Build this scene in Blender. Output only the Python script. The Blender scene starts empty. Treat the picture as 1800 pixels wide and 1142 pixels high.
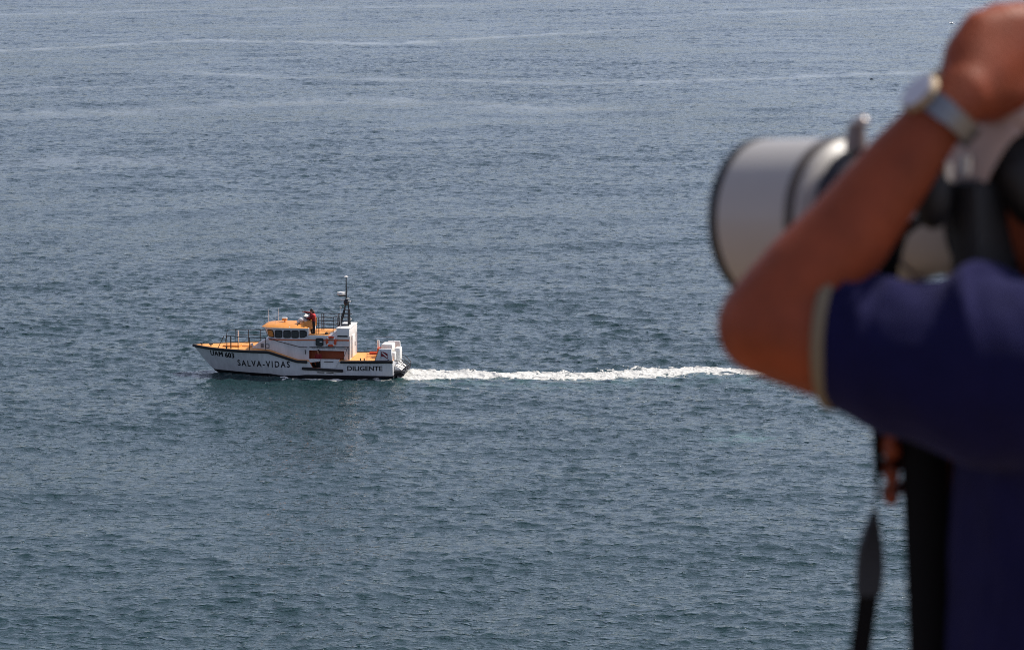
import bpy, bmesh, math, random
import numpy as np
from mathutils import Vector, Matrix, Quaternion, noise as mnoise

rad = math.radians
S = bpy.context.scene
COL = S.collection
random.seed(7)
rng = np.random.default_rng(11)

# ------------------------------------------------------------------ camera, sky, sun, exposure
F, PITCH, CAMH = 6000.0, rad(7.85), 36.0            # focal length in pixels of an 1800 wide frame, depression, height over the sea
cd = bpy.data.cameras.new('camera'); cam = bpy.data.objects.new('camera', cd); COL.objects.link(cam)
cam.location = (0, 0, CAMH); cam.rotation_euler = (math.pi / 2 - PITCH, 0, 0)
cd.sensor_width = 36; cd.lens = 36 * F / 1800
cd.clip_start = 0.1; cd.clip_end = 60000
cd.dof.use_dof = True; cd.dof.focus_distance = 236; cd.dof.aperture_fstop = 10.5; cd.dof.aperture_blades = 8
S.camera = cam

SUN_EL, SUN_AZ = rad(50), rad(62)                   # azimuth measured from straight ahead towards the right
w = bpy.data.worlds.new('World'); S.world = w; w.use_nodes = True
nt = w.node_tree; bg = nt.nodes['Background']
sky = nt.nodes.new('ShaderNodeTexSky'); sky.sky_type = 'NISHITA'; sky.sun_disc = False
sky.sun_elevation = SUN_EL; sky.sun_rotation = SUN_AZ; sky.altitude = 0
sky.air_density = 0.65; sky.dust_density = 1.6; sky.ozone_density = 6.0
hsv = nt.nodes.new('ShaderNodeHueSaturation'); hsv.inputs['Saturation'].default_value = .60; hsv.inputs['Hue'].default_value = .512; nt.links.new(sky.outputs[0], hsv.inputs['Color'])   # a pale, hazy summer sky
nt.links.new(hsv.outputs[0], bg.inputs[0]); bg.inputs[1].default_value = 0.125
sd = bpy.data.lights.new('sun', 'SUN'); sd.energy = 3.6; sd.angle = rad(0.5); sd.color = (1.0, 0.93, 0.82)
sun = bpy.data.objects.new('sun', sd); COL.objects.link(sun)
tosun = Vector((math.cos(SUN_EL) * math.sin(SUN_AZ), math.cos(SUN_EL) * math.cos(SUN_AZ), math.sin(SUN_EL)))
sun.rotation_euler = tosun.to_track_quat('Z', 'Y').to_euler(); sun.location = (40, 20, 80)
S.view_settings.view_transform = 'Standard'; S.view_settings.look = 'None'
S.view_settings.exposure = 0.35; S.view_settings.gamma = 1; S.view_settings.use_curve_mapping = False
S.cycles.filter_width = 1.0; S.cycles.sample_clamp_direct = 5; S.cycles.denoising_prefilter = 'NONE'; S.cycles.max_bounces = 8; S.cycles.caustics_reflective = False; S.cycles.caustics_refractive = False

# ------------------------------------------------------------------ helpers
CP, SP = math.cos(PITCH), math.sin(PITCH)
def at(px, py, d):                                  # a point d metres along the optical axis
    v = Vector((0, CP, -SP)) + Vector((1, 0, 0)) * ((px - 900) / F) - Vector((0, SP, CP)) * ((py - 571) / F)
    return Vector((0, 0, CAMH)) + v * d
def on_water(px, py):
    r = at(px, py, 1) - Vector((0, 0, CAMH)); t = -CAMH / r.z
    return Vector((r.x * t, r.y * t))

def tag(o, label=None, cat=None, group=None, kind=None):
    if label: o['label'] = label
    if cat: o['category'] = cat
    if group: o['group'] = group
    if kind: o['kind'] = kind
    return o
def link(name, me, parent=None, mat=None, smooth=None):
    me.name = name
    o = bpy.data.objects.new(name, me); COL.objects.link(o)
    if mat is not None:
        for m in (mat if isinstance(mat, (list, tuple)) else [mat]): me.materials.append(m)
    if parent is not None: o.parent = parent
    if smooth is not None: shade(me, smooth)
    return o
def shade(me, ang):
    me.shade_smooth()
    if ang < 179:
        try: me.set_sharp_from_angle(angle=rad(ang))
        except Exception: pass
def empty(name, loc, rz=0, label=None, cat=None, group=None):
    o = bpy.data.objects.new(name, None); COL.objects.link(o); o.location = loc; o.rotation_euler = (0, 0, rz); o.empty_display_size = 0.2
    return tag(o, label, cat, group)
class MB:
    def __init__(s): s.v, s.f, s.m = [], [], []
    def add(s, vs, fs, mi=0):
        b = len(s.v); s.v += [tuple(v) for v in vs]; s.f += [tuple(i + b for i in f) for f in fs]; s.m += [mi] * len(fs); return s
    def box(s, a, b, mi=0):
        (x0, y0, z0), (x1, y1, z1) = a, b
        return s.add([(x0, y0, z0), (x1, y0, z0), (x1, y1, z0), (x0, y1, z0), (x0, y0, z1), (x1, y0, z1), (x1, y1, z1), (x0, y1, z1)],
                     [(0, 3, 2, 1), (4, 5, 6, 7), (0, 1, 5, 4), (1, 2, 6, 5), (2, 3, 7, 6), (3, 0, 4, 7)], mi)
    def rings(s, rs, mi=0, caps=True, closed=True):
        n = len(rs[0]); vs = [v for r in rs for v in r]; fs = []
        for i in range(len(rs) - 1):
            for j in range(n if closed else n - 1):
                k = (j + 1) % n; fs.append((i * n + j, i * n + k, (i + 1) * n + k, (i + 1) * n + j))
        if caps: fs += [tuple(range(n))[::-1], tuple(range((len(rs) - 1) * n, len(rs) * n))]
        return s.add(vs, fs, mi)
    def tube(s, pts, r, n=8, mi=0):
        pts = [Vector(p) for p in pts]; rr = r if isinstance(r, (list, tuple)) else [r] * len(pts)
        rs = []; up = None
        for i, p in enumerate(pts):
            t = (pts[min(i + 1, len(pts) - 1)] - pts[max(i - 1, 0)]).normalized()
            if up is None: up = Vector((0, 0, 1)) if abs(t.z) < .9 else Vector((1, 0, 0))
            a = t.cross(up).normalized(); up = a.cross(t).normalized()
            rs.append([p + (a * math.cos(2 * math.pi * k / n) + up * math.sin(2 * math.pi * k / n)) * rr[i] for k in range(n)])
        return s.rings(rs, mi)
    def lathe(s, prof, n=48, mat=Matrix(), mi=0, caps=True):       # prof: (radius, z)
        return s.rings([[mat @ Vector((r * math.cos(2 * math.pi * k / n), r * math.sin(2 * math.pi * k / n), z)) for k in range(n)] for r, z in prof], mi, caps)
    def ball(s, c, r, n=12, m=8, mi=0):
        r = (r, r, r) if isinstance(r, (int, float)) else r
        rs = []
        for i in range(m + 1):
            a = -math.pi / 2 + math.pi * i / m; cr = max(math.cos(a), .02)
            rs.append([(c[0] + r[0] * cr * math.cos(2 * math.pi * k / n), c[1] + r[1] * cr * math.sin(2 * math.pi * k / n), c[2] + r[2] * math.sin(a)) for k in range(n)])
        return s.rings(rs, mi)
    def panel(s, c, u, v, wd, ht, r, th, mi=0, seg=4, shape=None):  # rounded plate: u, v axes, thickness along u x v
        c, u, v = Vector(c), Vector(u).normalized(), Vector(v).normalized(); n = u.cross(v)
        if shape is None:
            shape = []
            for cx, cy, a0 in ((wd / 2 - r, ht / 2 - r, 0), (-wd / 2 + r, ht / 2 - r, 90), (-wd / 2 + r, -ht / 2 + r, 180), (wd / 2 - r, -ht / 2 + r, 270)):
                for k in range(seg + 1):
                    a = rad(a0 + 90 * k / seg); shape.append((cx + r * math.cos(a), cy + r * math.sin(a)))
        return s.rings([[c + u * x + v * y + n * q for x, y in shape] for q in (0, th)], mi)
    def mesh(s, name):
        me = bpy.data.meshes.new(name); me.from_pydata(s.v, [], s.f); me.polygons.foreach_set('material_index', s.m)
        bm = bmesh.new(); bm.from_mesh(me); bmesh.ops.recalc_face_normals(bm, faces=bm.faces); bm.to_mesh(me); bm.free()
        return me
    def build(s, name, mat, parent=None, smooth=35, bevel=0):
        o = link(name, s.mesh(name), parent, mat)
        if bevel:
            m = o.modifiers.new('b', 'BEVEL'); m.width = bevel; m.segments = 2; m.limit_method = 'ANGLE'; m.angle_limit = rad(40)
            bake(o)
        shade(o.data, smooth); return o
def bake(o):
    bpy.context.view_layer.update()
    dg = bpy.context.evaluated_depsgraph_get(); me = bpy.data.meshes.new_from_object(o.evaluated_get(dg))
    o.modifiers.clear(); old = o.data; nm = old.name; o.data = me; bpy.data.meshes.remove(old); me.name = nm
    return o
def blob(name, hulls, voxel, mat, parent=None, smooth=8, disp=None):
    """one continuous surface: each hull is the convex hull of ellipsoids (centre, radius or radii), united by a voxel remesh"""
    out = bmesh.new()
    for h in hulls:
        bm = bmesh.new()
        for e in h:
            c, r = Vector(e[0]), e[1]; r = (r, r, r) if isinstance(r, (int, float)) else r
            q = e[2].to_4x4() if len(e) > 2 else Matrix()
            bmesh.ops.create_icosphere(bm, subdivisions=3, radius=1, matrix=Matrix.Translation(c) @ q @ Matrix.Diagonal((*r, 1)))
        res = bmesh.ops.convex_hull(bm, input=bm.verts)
        bmesh.ops.delete(bm, geom=[v for v in bm.verts if not v.link_faces], context='VERTS')
        bad = [g for g in res['geom_interior'] if isinstance(g, bmesh.types.BMVert) and g.is_valid]
        if bad: bmesh.ops.delete(bm, geom=bad, context='VERTS')
        bmesh.ops.recalc_face_normals(bm, faces=bm.faces)
        me = bpy.data.meshes.new('t'); bm.to_mesh(me); out.from_mesh(me); bpy.data.meshes.remove(me); bm.free()
    me = bpy.data.meshes.new(name); out.to_mesh(me); out.free()
    o = link(name, me, parent, None)
    m = o.modifiers.new('r', 'REMESH'); m.mode = 'VOXEL'; m.voxel_size = voxel
    m = o.modifiers.new('s', 'SMOOTH'); m.factor = .5; m.iterations = smooth
    bake(o)
    o.data.materials.clear()
    for mm in (mat if isinstance(mat, (list, tuple)) else [mat]): o.data.materials.append(mm)
    if disp:
        ns = [v.normal.copy() for v in o.data.vertices]
        for v, n_ in zip(o.data.vertices, ns): v.co += n_ * disp(v.co, n_)
    o.data.shade_smooth()
    return o

# ------------------------------------------------------------------ materials
MATS = {}
def mat(name, col, rough=.5, metal=0, var=0, vscale=8, bump=0, bscale=60, coat=0, sss=0, stretch=None, spec=.5):
    if name in MATS: return MATS[name]
    m = bpy.data.materials.new(name); m.use_nodes = True; t = m.node_tree; b = t.nodes['Principled BSDF']
    b.inputs['Base Color'].default_value = (*col, 1); b.inputs['Roughness'].default_value = rough; b.inputs['Metallic'].default_value = metal
    b.inputs['Coat Weight'].default_value = coat; b.inputs['Specular IOR Level'].default_value = spec
    if sss: b.inputs['Subsurface Weight'].default_value = sss; b.inputs['Subsurface Radius'].default_value = (1, .35, .2); b.inputs['Subsurface Scale'].default_value = .012
    tc = t.nodes.new('ShaderNodeTexCoord'); src = tc.outputs['Object']
    if stretch:
        mp = t.nodes.new('ShaderNodeMapping'); mp.inputs['Scale'].default_value = stretch; t.links.new(src, mp.inputs[0]); src = mp.outputs[0]
    if var:
        n = t.nodes.new('ShaderNodeTexNoise'); n.inputs['Scale'].default_value = vscale; n.inputs['Detail'].default_value = 6; n.inputs['Roughness'].default_value = .65
        t.links.new(src, n.inputs['Vector'])
        r = t.nodes.new('ShaderNodeMapRange'); r.inputs[1].default_value = .3; r.inputs[2].default_value = .7; r.inputs[3].default_value = 1 - var; r.inputs[4].default_value = 1 + var * .6
        t.links.new(n.outputs[0], r.inputs[0])
        x = t.nodes.new('ShaderNodeMix'); x.data_type = 'RGBA'; x.blend_type = 'MULTIPLY'; x.inputs[0].default_value = 1
        x.inputs[6].default_value = (*col, 1); t.links.new(r.outputs[0], x.inputs[7]); t.links.new(x.outputs[2], b.inputs['Base Color'])
    if bump:
        n = t.nodes.new('ShaderNodeTexNoise'); n.inputs['Scale'].default_value = bscale; n.inputs['Detail'].default_value = 4
        t.links.new(src, n.inputs['Vector'])
        p = t.nodes.new('ShaderNodeBump'); p.inputs['Strength'].default_value = bump; p.inputs['Distance'].default_value = .01
        t.links.new(n.outputs[0], p.inputs['Height']); t.links.new(p.outputs[0], b.inputs['Normal'])
    MATS[name] = m; return m
white = mat('white_paint', (.74, .74, .75), .35, var=.16, vscale=2.2, stretch=(1.6, 1, .3))
white2 = mat('white_moulding', (.82, .81, .78), .4, var=.06)
orange = mat('orange_paint', (.76, .31, .06), .45, var=.14, vscale=3)
deckor = mat('orange_deck_paint', (.80, .36, .095), .7, var=.2, vscale=2.5)
stripe = mat('orange_stripe', (.60, .15, .05), .5)
red = mat('red_orange', (.62, .09, .03), .5, var=.1)
black = mat('black_rubber', (.012, .012, .014), .6, var=.3)
ink = mat('black_lettering', (.01, .01, .014), .5)
steel_dk = mat('dark_painted_steel', (.022, .022, .025), .5)
steel = mat('stainless_steel', (.62, .62, .63), .3, metal=1)
glass = mat('dark_glass', (.012, .015, .018), .05, spec=.8)
skinm = mat('tanned_skin', (.26, .056, .020), .55, spec=.3, var=.34, vscale=16, bump=.18, bscale=220, sss=.12)
skin2 = mat('crew_skin', (.34, .15, .09), .5)
navy = mat('navy_knit', (.0085, .0085, .047), .95, var=.2, vscale=30, bump=.25, bscale=500, spec=.12)
cuffm = mat('beige_trim', (.19, .155, .10), .8)
khaki = mat('dark_trousers', (.03, .03, .035), .85, var=.2)
hairm = mat('dark_hair', (.010, .008, .007), .55, var=.4, vscale=120)
navy.node_tree.nodes['Principled BSDF'].inputs['Sheen Weight'].default_value = .10; navy.node_tree.nodes['Principled BSDF'].inputs['Sheen Tint'].default_value = (.5, .5, 1, 1)
capm = mat('beige_grey_cap', (.60, .46, .40), .8, var=.08, vscale=60, bump=.2, bscale=400)
lensw = mat('off_white_lens_enamel', (.42, .40, .38), .42, var=.04, coat=.12)
lensrub = mat('ribbed_black_rubber', (.014, .014, .016), .55)
lensgrey = mat('dark_taupe_ring', (.09, .075, .065), .4)
cambody = mat('black_camera_plastic', (.012, .012, .013), .5, bump=.2, bscale=900)
strapm = mat('black_strap_webbing', (.006, .006, .007), .9, spec=.2, bump=.3, bscale=900)
padm = mat('charcoal_strap_pad', (.035, .040, .048), .75)
foamsl = mat('black_foam_sleeve', (.005, .005, .006), .95, spec=.15)
groundm = mat('dry_clifftop_earth', (.24, .17, .11), .95, var=.3, vscale=.8, bump=.5, bscale=4)
darkred = mat('dark_red_jacket', (.22, .014, .014), .8, var=.2, vscale=10)
brightred = mat('red_lifejacket', (.55, .02, .02), .7)
darkcl = mat('dark_blue_trousers', (.012, .013, .018), .85)
gullw = mat('white_plumage', (.8, .8, .8), .8)
gullg = mat('grey_plumage', (.2, .2, .22), .8)
interior = mat('shaded_orange_interior', (.50, .13, .05), .6, var=.1)  # orange of the recess walls, its shade darkened into the colour

# ------------------------------------------------------------------ sea surface (spectral waves)
BOAT0 = Vector((-14.97, 236.85, 0)); BROT = rad(-7)
cb, sb = math.cos(BROT), math.sin(BROT)
def tile(N, L, lmin, lmax, lpk, slope, seed, spread=.22):
    r = np.random.default_rng(seed)
    k1 = np.fft.fftfreq(N, L / N) * 2 * np.pi; kx, ky = np.meshgrid(k1, k1, indexing='ij'); k = np.hypot(kx, ky); k[0, 0] = 1
    th = np.arctan2(kx, ky)
    P = k ** -4.0 * np.exp(-(2 * np.pi / lpk / k) ** 2) * (spread + (1 - spread) * np.cos(th) ** 4)
    P[(k < 2 * np.pi / lmax) | (k > 2 * np.pi / lmin)] = 0; P[0, 0] = 0
    h = np.sqrt(P) * (r.standard_normal((N, N)) + 1j * r.standard_normal((N, N)))
    z = np.fft.ifft2(h); sx = np.fft.ifft2(1j * kx * h).real; sy = np.fft.ifft2(1j * ky * h).real
    s = slope / math.sqrt((sx ** 2).mean() + (sy ** 2).mean())
    dx = np.fft.ifft2(1j * kx / k * h).real * s; dy = np.fft.ifft2(1j * ky / k * h).real * s
    return (L, N, [np.ascontiguousarray(a, dtype=np.float32) for a in (dx, dy, z.real * s)])
def sample(tl, x, y, ang):
    L, N, A = tl; c, s = math.cos(ang), math.sin(ang)
    u = (x * c - y * s) / L * N; v = (x * s + y * c) / L * N
    iu = np.floor(u).astype(np.int64); iv = np.floor(v).astype(np.int64); fu = (u - iu).astype(np.float32); fv = (v - iv).astype(np.float32)
    i0, i1, j0, j1 = iu % N, (iu + 1) % N, iv % N, (iv + 1) % N
    o = [a[i0, j0] * (1 - fu) * (1 - fv) + a[i1, j0] * fu * (1 - fv) + a[i0, j1] * (1 - fu) * fv + a[i1, j1] * fu * fv for a in A]
    return o[0] * c + o[1] * s, -o[0] * s + o[1] * c, o[2]
TA = tile(1024, 97.0, .40, 9, 2.3, .132, 1)
TB = tile(512, 431.0, 7, 90, 26, .03, 2, .12)
TG = tile(256, 700.0, 30, 300, 120, 1.0, 3, .5)
TG[2][2][:] /= TG[2][2].std()
TF = tile(512, 41.0, .16, 6, 2.0, 1.0, 5, 1.0); TF[2][2][:] /= TF[2][2].std()
STREAKS = [([(-200, 96), (0, 90), (150, 84), (260, 74), (350, 72), (500, 74), (640, 77), (760, 74), (900, 64), (1000, 58), (1200, 50)], 2.2, 1.0),
           ([(-200, 168), (0, 161), (150, 154), (330, 147), (420, 146)], 2.6, .55),
           ([(180, 118), (380, 131), (560, 138), (800, 142), (1000, 148), (1250, 142), (1480, 131), (1640, 128), (1900, 124)], 3.0, .75),
           ([(-200, 206), (0, 203), (200, 198), (330, 190), (480, 183), (600, 177), (760, 182), (900, 190), (1200, 196)], 7, .6),
           ([(-200, 30), (0, 26), (300, 18), (640, 13), (900, 8)], 1.4, .7), ([(300, 50), (560, 46), (700, 42)], 1.4, .5),
           ([(1000, 34), (1250, 26), (1430, 18), (1900, 10)], 1.5, .6), ([(-100, 290), (150, 282), (420, 284)], 9, .5)]
STR = []
for pts, sg, amp in STREAKS:
    q = [on_water(*p) for p in pts]
    STR.append((np.array([p.x / p.y for p in q]), np.array([p.y for p in q]), sg, amp))
def calm(x, y):
    a = x / y; c = np.zeros_like(x); n = sample(TF, x * .25, y * .1, .3)[2]
    for A, Y, sg, amp in STR:
        ys = np.interp(a, A, Y); wd = sg * ys * ys / (CAMH * F)
        inn = np.clip((a - A[0]) / .03, 0, 1) * np.clip((A[-1] - a) / .03, 0, 1)
        c = np.maximum(c, amp * inn * np.exp(-((y - ys - wd * .25 * n) / wd) ** 2) * np.clip(.8 + .3 * n, 0, 1.2))
    return np.clip(c, 0, 1)
def boat_local(x, y):
    dx, dy = x - BOAT0.x, y - BOAT0.y
    return dx * cb + dy * sb, -dx * sb + dy * cb
def sea(x, y, c=None):
    if c is None: c = calm(x, y)
    gust = np.clip(1 + .20 * sample(TG, x, y, .4)[2], .6, 1.45) * (1 - .72 * c)
    ax, ay, az = sample(TA, x, y, rad(13)); bx, by, bz = sample(TB, x, y, rad(-21))
    u, v = boat_local(x, y); u = u + 6.2; v = np.abs(v)
    ridge = lambda a, b, wd, hh, dec: hh * np.exp(-((v - a - b * u) / wd) ** 2) * np.clip(u / 1.5, 0, 1) * np.exp(-np.clip(u, 0, None) / dec)
    bw = ridge(.9, .30, .55, .26, 8) - ridge(2.0, .30, .8, .12, 8) + ridge(3.2, .33, .6, .10, 14)
    still = 1 - .35 * np.exp(-((u - 6) / 7) ** 2 - (v / 4) ** 2)
    g = gust * still
    return x + ax * g * 2.1 + bx * .8, y + ay * g * 2.1 + by * .8, az * g + bz + bw

def grid_mesh(name, X, Y, Z, attrs={}):
    n, m = X.shape; me = bpy.data.meshes.new(name)
    me.vertices.add(n * m); me.vertices.foreach_set('co', np.stack([X, Y, Z], -1).astype(np.float32).ravel())
    idx = np.arange(n * m).reshape(n, m); q = np.stack([idx[:-1, :-1], idx[:-1, 1:], idx[1:, 1:], idx[1:, :-1]], -1).reshape(-1, 4)
    me.loops.add(q.size); me.loops.foreach_set('vertex_index', q.astype(np.int32).ravel())
    me.polygons.add(len(q)); me.polygons.foreach_set('loop_start', (np.arange(len(q)) * 4).astype(np.int32))
    me.update(calc_edges=True)
    for k, a in attrs.items():
        at_ = me.attributes.new(k, 'FLOAT', 'POINT'); at_.data.foreach_set('value', a.astype(np.float32).ravel())
    me.shade_smooth(); return me

def water_material():
    m = bpy.data.materials.new('sea_water'); m.use_nodes = True; t = m.node_tree; b = t.nodes['Principled BSDF']; N = t.nodes.new; L = t.links.new
    b.inputs['Base Color'].default_value = (.010, .034, .036, 1); b.inputs['Roughness'].default_value = .03; b.inputs['IOR'].default_value = 1.333
    g = N('ShaderNodeNewGeometry'); a = N('ShaderNodeAttribute'); a.attribute_name = 'calm'
    gm = N('ShaderNodeMapping'); gm.inputs['Scale'].default_value = (.03, .012, 1); L(g.outputs['Position'], gm.inputs[0])
    gn = N('ShaderNodeTexNoise'); gn.inputs['Scale'].default_value = 1; gn.inputs['Detail'].default_value = 3; L(gm.outputs[0], gn.inputs[0])
    gr = N('ShaderNodeMapRange'); gr.inputs[1].default_value = .3; gr.inputs[2].default_value = .7; gr.inputs[3].default_value = .6; gr.inputs[4].default_value = 1.25; L(gn.outputs[0], gr.inputs[0])
    hs = []
    for sc, rot, asp, lo, hi, amp in ((1.15, .22, 1.8, .54, .86, .24), (2.9, -.15, 1.5, .54, .84, .085), (8.0, .1, 1.3, .40, .8, .014)):
        mp = N('ShaderNodeMapping'); mp.inputs['Scale'].default_value = (sc, sc * asp, sc); mp.inputs['Rotation'].default_value = (0, 0, rot); L(g.outputs['Position'], mp.inputs[0])
        n1 = N('ShaderNodeTexNoise'); n1.inputs['Scale'].default_value = 1; n1.inputs['Detail'].default_value = 2.5; n1.inputs['Roughness'].default_value = .5; n1.inputs['Distortion'].default_value = .4; L(mp.outputs[0], n1.inputs[0])
        r = N('ShaderNodeMapRange'); r.inputs[1].default_value = lo; r.inputs[2].default_value = hi; r.inputs[3].default_value = 0; r.inputs[4].default_value = 1; L(n1.outputs[0], r.inputs[0])
        pw = N('ShaderNodeMath'); pw.operation = 'POWER'; pw.inputs[1].default_value = 1.25; L(r.outputs[0], pw.inputs[0])
        mu = N('ShaderNodeMath'); mu.operation = 'MULTIPLY'; mu.inputs[1].default_value = amp; L(pw.outputs[0], mu.inputs[0]); hs.append(mu)
    a1 = N('ShaderNodeMath'); a1.operation = 'ADD'; L(hs[0].outputs[0], a1.inputs[0]); L(hs[1].outputs[0], a1.inputs[1])
    a2 = N('ShaderNodeMath'); a2.operation = 'ADD'; L(a1.outputs[0], a2.inputs[0]); L(hs[2].outputs[0], a2.inputs[1])
    st = N('ShaderNodeMath'); st.operation = 'MULTIPLY_ADD'; st.inputs[1].default_value = -.7; st.inputs[2].default_value = 1; L(a.outputs['Fac'], st.inputs[0])
    s2 = N('ShaderNodeMath'); s2.operation = 'MULTIPLY'; L(st.outputs[0], s2.inputs[0]); L(gr.outputs[0], s2.inputs[1])
    s3 = N('ShaderNodeMath'); s3.operation = 'MULTIPLY'; L(s2.outputs[0], s3.inputs[0]); L(a2.outputs[0], s3.inputs[1])
    p = N('ShaderNodeBump'); p.inputs['Distance'].default_value = 1.0; p.inputs['Strength'].default_value = 1.0; L(s3.outputs[0], p.inputs['Height']); L(p.outputs[0], b.inputs['Normal'])
    # green aerated water beside the wake
    g2 = N('ShaderNodeAttribute'); g2.attribute_name = 'aerated'
    mx = N('ShaderNodeMix'); mx.data_type = 'RGBA'; mx.inputs[6].default_value = (.010, .034, .036, 1); mx.inputs[7].default_value = (.10, .22, .20, 1)
    L(g2.outputs['Fac'], mx.inputs[0]); m2 = N('ShaderNodeMix'); m2.data_type = 'RGBA'; m2.inputs[7].default_value = (.42, .45, .46, 1)     # base colour paler along the long slicks
    sl = N('ShaderNodeMath'); sl.operation = 'MULTIPLY'; sl.inputs[1].default_value = .30; L(a.outputs['Fac'], sl.inputs[0])
    L(sl.outputs[0], m2.inputs[0]); L(mx.outputs[2], m2.inputs[6]); L(m2.outputs[2], b.inputs['Base Color'])
    return m
WAKE = [(700, 656), (740, 657), (800, 659), (900, 660), (1000, 659), (1100, 656), (1170, 653), (1250, 650), (1340, 655), (1450, 662), (1600, 668), (1750, 676)]
WHALF = [1.3, 2.2, 1.7, 1.4, 1.8, 2.1, 2.0, 1.8, .8, .7, .6, .4]
wk = [on_water(*p) for p in WAKE]; WX = np.array([p.x for p in wk]); WY = np.array([p.y for p in wk])
nr, nc = 1900, 640
yr = 138 * (1050 / 138) ** (np.linspace(0, 1, nr)); tt = np.linspace(-.21, .21, nc)
Yg = np.repeat(yr[:, None], nc, 1); Xg = yr[:, None] * tt[None, :]
C = calm(Xg, Yg)
X2, Y2, Z2 = sea(Xg, Yg, C)
nz = sample(TF, Xg, Yg, .7)[2]
wy = np.interp(Xg, WX, WY); aer = np.exp(-((Yg - wy + 3.0) / 3.2) ** 2) * (Xg > WX[0]) * np.clip((45 - Xg) / 20, 0, 1) * .30 * np.clip(.5 + .5 * nz, 0, 1)
pch = on_water(1310, 768); aer = np.maximum(aer, .5 * np.exp(-((Xg - pch.x) / 2.2) ** 2 - ((Yg - pch.y) / 2.0) ** 2) * np.clip(.5 + .6 * nz, 0, 1))
wmat = water_material()
tag(link('sea', grid_mesh('sea', X2, Y2, Z2, {'calm': C, 'aerated': aer}), None, wmat), kind='structure')
# the sea beyond the view, out to the horizon, a little under the rippled sheet
mb = MB(); R0 = [0.01, 60, 200, 600, 1500, 4000, 12000, 40000]
mb.rings([[(r * math.cos(2 * math.pi * k / 64), 20 + r * math.sin(2 * math.pi * k / 64), -.55) for k in range(64)] for r in R0], caps=False)
far = mb.build('open_sea', wmat, None, 180); tag(far, kind='structure')
# ------------------------------------------------------------------ foam
def foam_mat():
    m = mat('sea_foam', (.66, .66, .63), .9, var=.25, vscale=5, bump=.6, bscale=14); return m
def foam(name, X, Y, thick, label):
    x, y, z = sea(X, Y)
    o = link(name, grid_mesh(name, x, y, z + thick), None, foam_mat()); return tag(o, label, 'foam', kind='stuff')
xs = np.linspace(WX[0], WX[-1], 1000); vs = np.linspace(-1.6, 1.6, 150)
hw = .82 * np.interp(xs, WX, WHALF) * (1 + .10 * np.sin(xs * .9) + .06 * np.sin(xs * 2.3)); cyl = np.interp(xs, WX, WY)
X = np.repeat(xs[:, None], 150, 1); Y = cyl[:, None] + hw[:, None] * vs[None, :] * 1.25
n1 = sample(TF, X * 1.9, Y * 1.6, 0)[2]; n2 = sample(TF, X * .30, Y * .8, 1.1)[2]; n3 = sample(TF, X * 4.1 + 7, Y * 3.7, .4)[2]
age = np.clip((X - WX[0]) / 34, 0, 1)
base = .105 * (1 - np.abs(vs[None, :] * .85) ** 1.7) - .045 - .03 * age + .05 * np.exp(-(X - WX[0]) / 4)
foam('wake_foam', X, Y, np.clip(base + .015 * n1 + .020 * n2 + .014 * n3 + .012, -.3, .4), 'white churned wake foam trailing behind the rescue boat')
# foam washing along the hull side
us = np.linspace(-4.2, 7.4, 420); vv = np.linspace(-3.35, -1.75, 60)
U, V = np.meshgrid(us, vv, indexing='ij')
X = BOAT0.x + U * cb - V * sb; Y = BOAT0.y + U * sb + V * cb
n1 = sample(TF, U * 1.1, V * 1.4, 0)[2]; n2 = sample(TF, U * .5, V * .8, .9)[2]
pk = .09 * np.exp(-((U - 2.2) / 1.3) ** 2 - ((V + 2.75) / .30) ** 2) + .07 * np.exp(-((V + 2.42 - .05 * np.sin(U * 1.7)) / .14) ** 2) * np.clip((U + 1.2) / 2, 0, 1)
foam('hull_wash_foam', X, Y, np.clip(pk - .055 + .022 * n1 + .016 * n2, -.3, .3), 'thin broken white foam washing along the near side of the hull')

# ------------------------------------------------------------------ clifftop ground under the photographer
ys = np.concatenate([np.linspace(-70, 3.4, 40), np.linspace(3.8, 24, 30)]); xs = np.linspace(-60, 60, 70)
Xc, Yc = np.meshgrid(xs, ys, indexing='ij')
GZ = CAMH - 1.98
Zc = np.where(Yc < 4.6, GZ, GZ - (Yc - 4.6) * 2.4) + np.where(Yc > 4.4, 1, 0) * rng.normal(0, .18, Xc.shape) + np.where(Yc < -4, .12, .01) * rng.normal(0, 1, Xc.shape) * .6
Zc = np.maximum(Zc, -4)
tag(link('clifftop_ground', grid_mesh('clifftop_ground', Xc, Yc, Zc), None, groundm), kind='structure')

# ================================================================== RESCUE BOAT
boat = empty('rescue_boat', BOAT0, BROT, 'white and orange sea rescue boat under way, lettered SALVA-VIDAS and DILIGENTE', 'boat')
XT = 7.0                                            # transom
def zdeck(x): return float(np.interp(x, [-7.7, -6, -1.75, .25, 1, 7], [1.84, 1.79, 1.77, 1.15, 1.12, 1.22]))
ZK = -.7
def stem(v): return float(np.interp(v, [0, .28, .5, 1], [-4.6, -5.95, -6.5, -7.55]))
def hbreadth(s, v):
    sm = .55 - .17 * v; W_ = float(np.interp(v, [0, .18, .28, .55, 1], [.15, 1.6, 1.93, 2.08, 2.2])); p = 2.1
    q = min(s / sm, 1); y = W_ * (1 - (1 - q) ** p); 
    return y * (1 - .03 * max(0, (s - .7) / .3))
def hull_y(x, z):
    v = (z - ZK) / (zdeck(x) - ZK); v = min(max(v, 0), 1); x0 = stem(v); return hbreadth(min(max((x - x0) / (XT - x0), 0), 1), v)
VL = [0, -.4, -.65, -.85, None, .15, .35, .55, .78, 1.0]        # negative: share of the way up to the boot top; positive: from there to the deck
ZBOOT = .15
rs = []; ns_ = 64
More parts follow.
